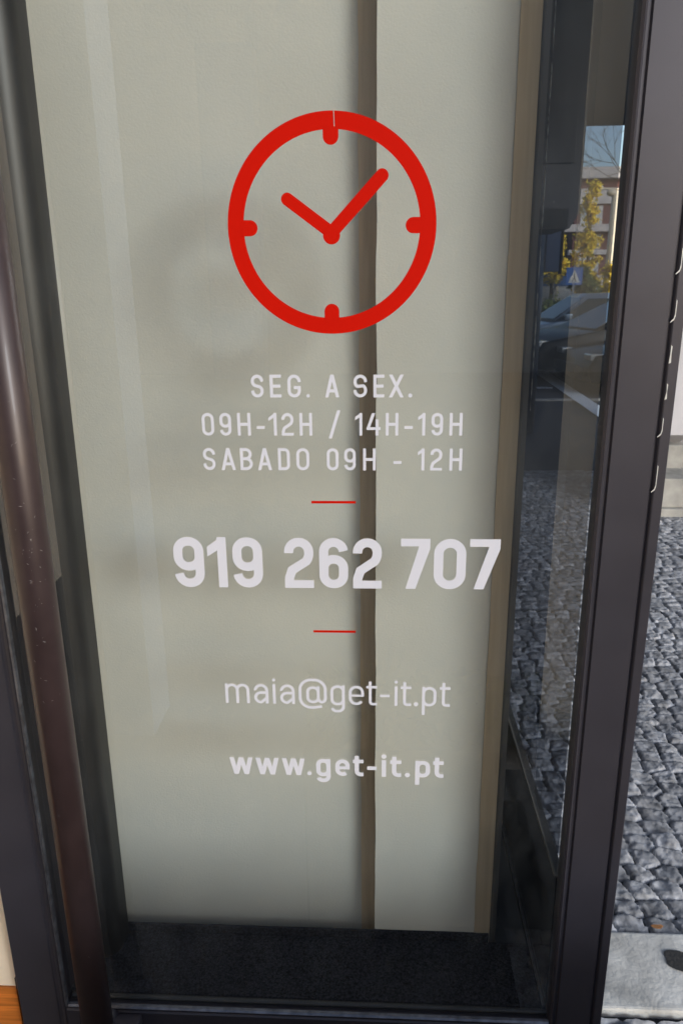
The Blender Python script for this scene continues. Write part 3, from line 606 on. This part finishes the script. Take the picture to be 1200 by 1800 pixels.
# ---------------------------------------------------------------- further street
cs = thing('crossing_sign', 'square blue pedestrian crossing sign with white triangle on a thin pole', 'road sign', (6.67, 25.97, -.03))
bm = B(); tube(bm, (0, .03, 0), (0, .03, 2.2), .03, 12); obj('pole', bm, 'galv', cs)
bm = B(); box(bm, -.28, .28, -.012, .0, 1.56, 2.14, .003); obj('sign_plate', bm, 'blue', cs)
bm = B(); poly(bm, [(-.20, 1.64), (.20, 1.64), (0, 2.06)], -.016); obj('white_triangle', bm, 'whitew', cs)
bm = B(); dot(bm, .0, 1.915, .022, -.020); poly(bm, [(-.015, 1.89), (.02, 1.89), (.03, 1.78), (-.02, 1.78)], -.020)
poly(bm, [(-.02, 1.79), (.01, 1.79), (-.05, 1.67), (-.085, 1.67)], -.0205); poly(bm, [(0, 1.79), (.03, 1.79), (.085, 1.67), (.05, 1.67)], -.021); obj('walking_figure', bm, 'plastic', cs)
sw = thing('site_wall', 'white boundary wall with faded blue fascia across the street', 'wall', (5.0, 28.97, 0))
bm = B(); box(bm, -2, 2.7, 0, .2, -.03, 1.50); prism(bm, [(2.701, -.03), (2.701, 1.50), (3.3, 1.0), (3.3, -.03)], .001, .2, 'y'); obj('wall', bm, 'whitew', sw)
bm = B(); box(bm, -2, 2.6, -.03, .22, 1.505, 1.86); obj('fascia', bm, 'bluec', sw)
for x in (.5, 1.75): 
    bm = B(); box(bm, x, x+.08, -.02, -.001, 0, 1.5); obj('pilaster', bm, 'lamp', sw)
lp = thing('street_lamp', 'cream street lamp with two round heads before the brown building', 'street lamp', (8.40, 28.0, -.03))
bm = B(); tube(bm, (0, 0, 0), (0, 0, 4.75), .17, 16, .11); obj('pole', bm, 'lamp', lp, smooth=True)
bm = B(); tube(bm, (-.75, 0, 4.85), (.65, 0, 4.80), .04, 10); obj('arm', bm, 'lamp', lp)
for x, z in ((-.62, 4.86), (-.14, 4.70), (.62, 4.8)):
    bm = B(); bmesh.ops.create_uvsphere(bm, u_segments=16, v_segments=10, radius=.16, matrix=Matrix.Translation((x, 0, z)) @ Matrix.Diagonal((1.1, 1, .75, 1))); obj('lamp_head', bm, 'lamp', lp, smooth=True)

def tree(label, x, y, h, cr, cz0, n, seed, col='leaf', group='trees along the far street', conic=False):
    rr = random.Random(seed); t = thing('autumn_tree' if col == 'leaf' else 'shrub', label, 'tree' if col == 'leaf' else 'shrub', (x, y, -.03), 0, group)
    bm = B(); tube(bm, (0, 0, 0), (.05, 0, h*.55), .09, 10, .05); tube(bm, (.05, 0, h*.5), (0, 0, h*.92), .05, 8, .015); limbs = []
    for i in range(9):
        z = h*(.32+.06*i); a = rr.random()*6.28; e = (cr*.7*math.cos(a), cr*.7*math.sin(a), z+h*.12); tube(bm, (.03, 0, z), e, .025, 6, .008); limbs.append(e)
    obj('trunk', bm, 'bark', t)
    bm = B(); cl = []
    for i in range(60):
        z = rr.uniform(cz0, h); f = 1-.75*((z-cz0)/(h-cz0))**1.3 if conic else math.sin(math.pi*(.12+.86*(z-cz0)/(h-cz0)))
        a = rr.random()*6.28; q = cr*f*rr.uniform(.2, 1); cl.append((Vector((q*math.cos(a), q*math.sin(a), z)), cr*rr.uniform(.12, .34)))
    for i in range(n):
        c, s = rr.choice(cl); v = Vector((rr.gauss(0, 1), rr.gauss(0, 1), rr.gauss(0, 1))).normalized()*s*rr.random()**.33; p = c+v+Vector((rr.gauss(0, .05), rr.gauss(0, .05), rr.gauss(0, .05)))
        d = .07*rr.uniform(.6, 1.4); u = Vector((rr.gauss(0, 1), rr.gauss(0, 1), rr.gauss(0, 1))).normalized(); w_ = u.orthogonal().normalized(); 
        bm.faces.new([bm.verts.new(p+k) for k in (u*d, w_*d*.6, -u*d, -w_*d*.6)])
    obj('crown', bm, col, t)
tree('bushy yellow tree left of the blue crossing sign', 6.15, 27.2, 3.45, .60, 1.75, 2600, 1)
tree('tall slender yellow tree between the crossing sign and the street lamp', 7.42, 27.4, 4.9, .55, 1.3, 3000, 2, conic=True)
tree('low yellow tree beside the foot of the street lamp', 8.35, 27.0, 2.2, .7, .9, 1800, 3)
tree('small green and yellow shrub at the foot of the slender tree', 7.15, 26.6, 2.1, .55, .9, 1500, 4, 'hedge', 'shrubs along the far street')
tree('low hedge shrub in front of the white boundary wall', 5.6, 24.0, .95, 1.0, .2, 1500, 5, 'hedge', 'shrubs along the far street')

bld = thing('apartment_building', 'brown brick apartment block with pale bands and shutters across the street', 'building', (14.8, 59, 0))
bm = B(); box(bm, -.3, 14, .0, 12, -.03, 9.0); obj('wall', bm, 'brick', bld)
bm = B(); box(bm, -9, -.31, 1.5, 12, -.03, 6.0); obj('wing', bm, 'brickd', bld)
for z0, z1, ov in ((9.0, 9.75, .7), (7.3, 8.35, .3), (5.35, 5.85, .9), (3.75, 4.1, .3), (1.2, 2.3, .3)):
    bm = B(); box(bm, -.3-ov, 14.3, -ov, .2 if z0 < 9 else 12, z0, z1); obj('facade_band', bm, 'band', bld)
for i in range(4):
    for z0, z1 in ((5.9, 7.2), (4.15, 5.2), (2.4, 3.6)):
        bm = B(); box(bm, .15+3.4*i, 1.75+3.4*i, -.06, .0-.001, z0, z1); wdw = obj('window', bm, 'shut', bld)
for x0 in (-3, -6): 
    bm = B(); box(bm, x0, x0+1.6, 1.44, 1.499, 3.3, 4.3); obj('window', bm, 'shut', bld)
bm = B(); box(bm, 1, 9, 2, 8, 9.751, 10.0, .1); obj('roof_plant', bm, 'conc', bld)

# bare twigs high over the street, seen against the sky
tw = thing('bare_tree', 'bare branching tree whose twigs cross the sky left of the tinted glass edge', 'tree', (9.9, 33, -.03))
bm = B()
rr = random.Random(11)
def branch(p, d, L, r, k):
    q = p + d*L; tube(bm, p, q, r, 6, r*.65)
    if k:
        for i in range(3):
            e = (d+Vector((rr.gauss(0, .45), rr.gauss(0, .3), rr.gauss(.0, .35)))).normalized(); branch(q, e, L*rr.uniform(.6, .85), r*.62, k-1)
branch(Vector((1.2, 0, 0)), Vector((-.05, 0, 1)), 4.2, .10, 0)
branch(Vector((1.0, 0, 4.2)), Vector((-.35, 0, .9)).normalized(), 1.5, .035, 4)
obj('branches', bm, 'bark', tw)

# ---------------------------------------------------------------- out of view: row opposite, plus objects added for reflection and shade
simple('row_building', 'long low warm grey row of shops on the opposite side of the street', 'building', 'walln', (-30, 6.5, -22, -13, -.03, 6.2), bev=.02)
simple('reflection_pillar', 'blue grey pillar added on the opposite pavement for its reflection in the door glass', 'pillar', 'bluerefl', (-2.9, -2.0, -12.6, -12.0, -.03, 5.2), bev=.03)  # unseen pillar, added for a blue band in the glass reflection

pb = thing('shade_planter', 'low charcoal planter box added out of view before the door to shade the boards', 'planter', (.35, -.48, 0))  # unseen planter, added to cast the dark band at the foot of the boards
bm = B(); box(bm, -.52, .62, -.10, .06, .0, .50, .006); obj('box', bm, 'char', pb)
bm = B(); rr = random.Random(21)
for i in range(2600):
    p = Vector((rr.uniform(-.51, .61), rr.uniform(-.09, .05), .49+.15*rr.random()**1.5)); u = Vector((rr.gauss(0, 1), rr.gauss(0, 1), rr.gauss(0, 1))).normalized(); v = u.orthogonal().normalized()
    bm.faces.new([bm.verts.new(p+k) for k in (u*.016, v*.010, -u*.016, -v*.010)])
obj('added_hedge_leaves', bm, 'hedge', pb)
simple('reflection_column', 'square blue grey column added behind the camera for its reflection in the door glass', 'column', 'bluerefl', (-.955, -.785, -1.40, -1.20, .0, 3.4), bev=.0)  # unseen column, added so the glass reflects a dim blue band
print('objects', len(bpy.data.objects))
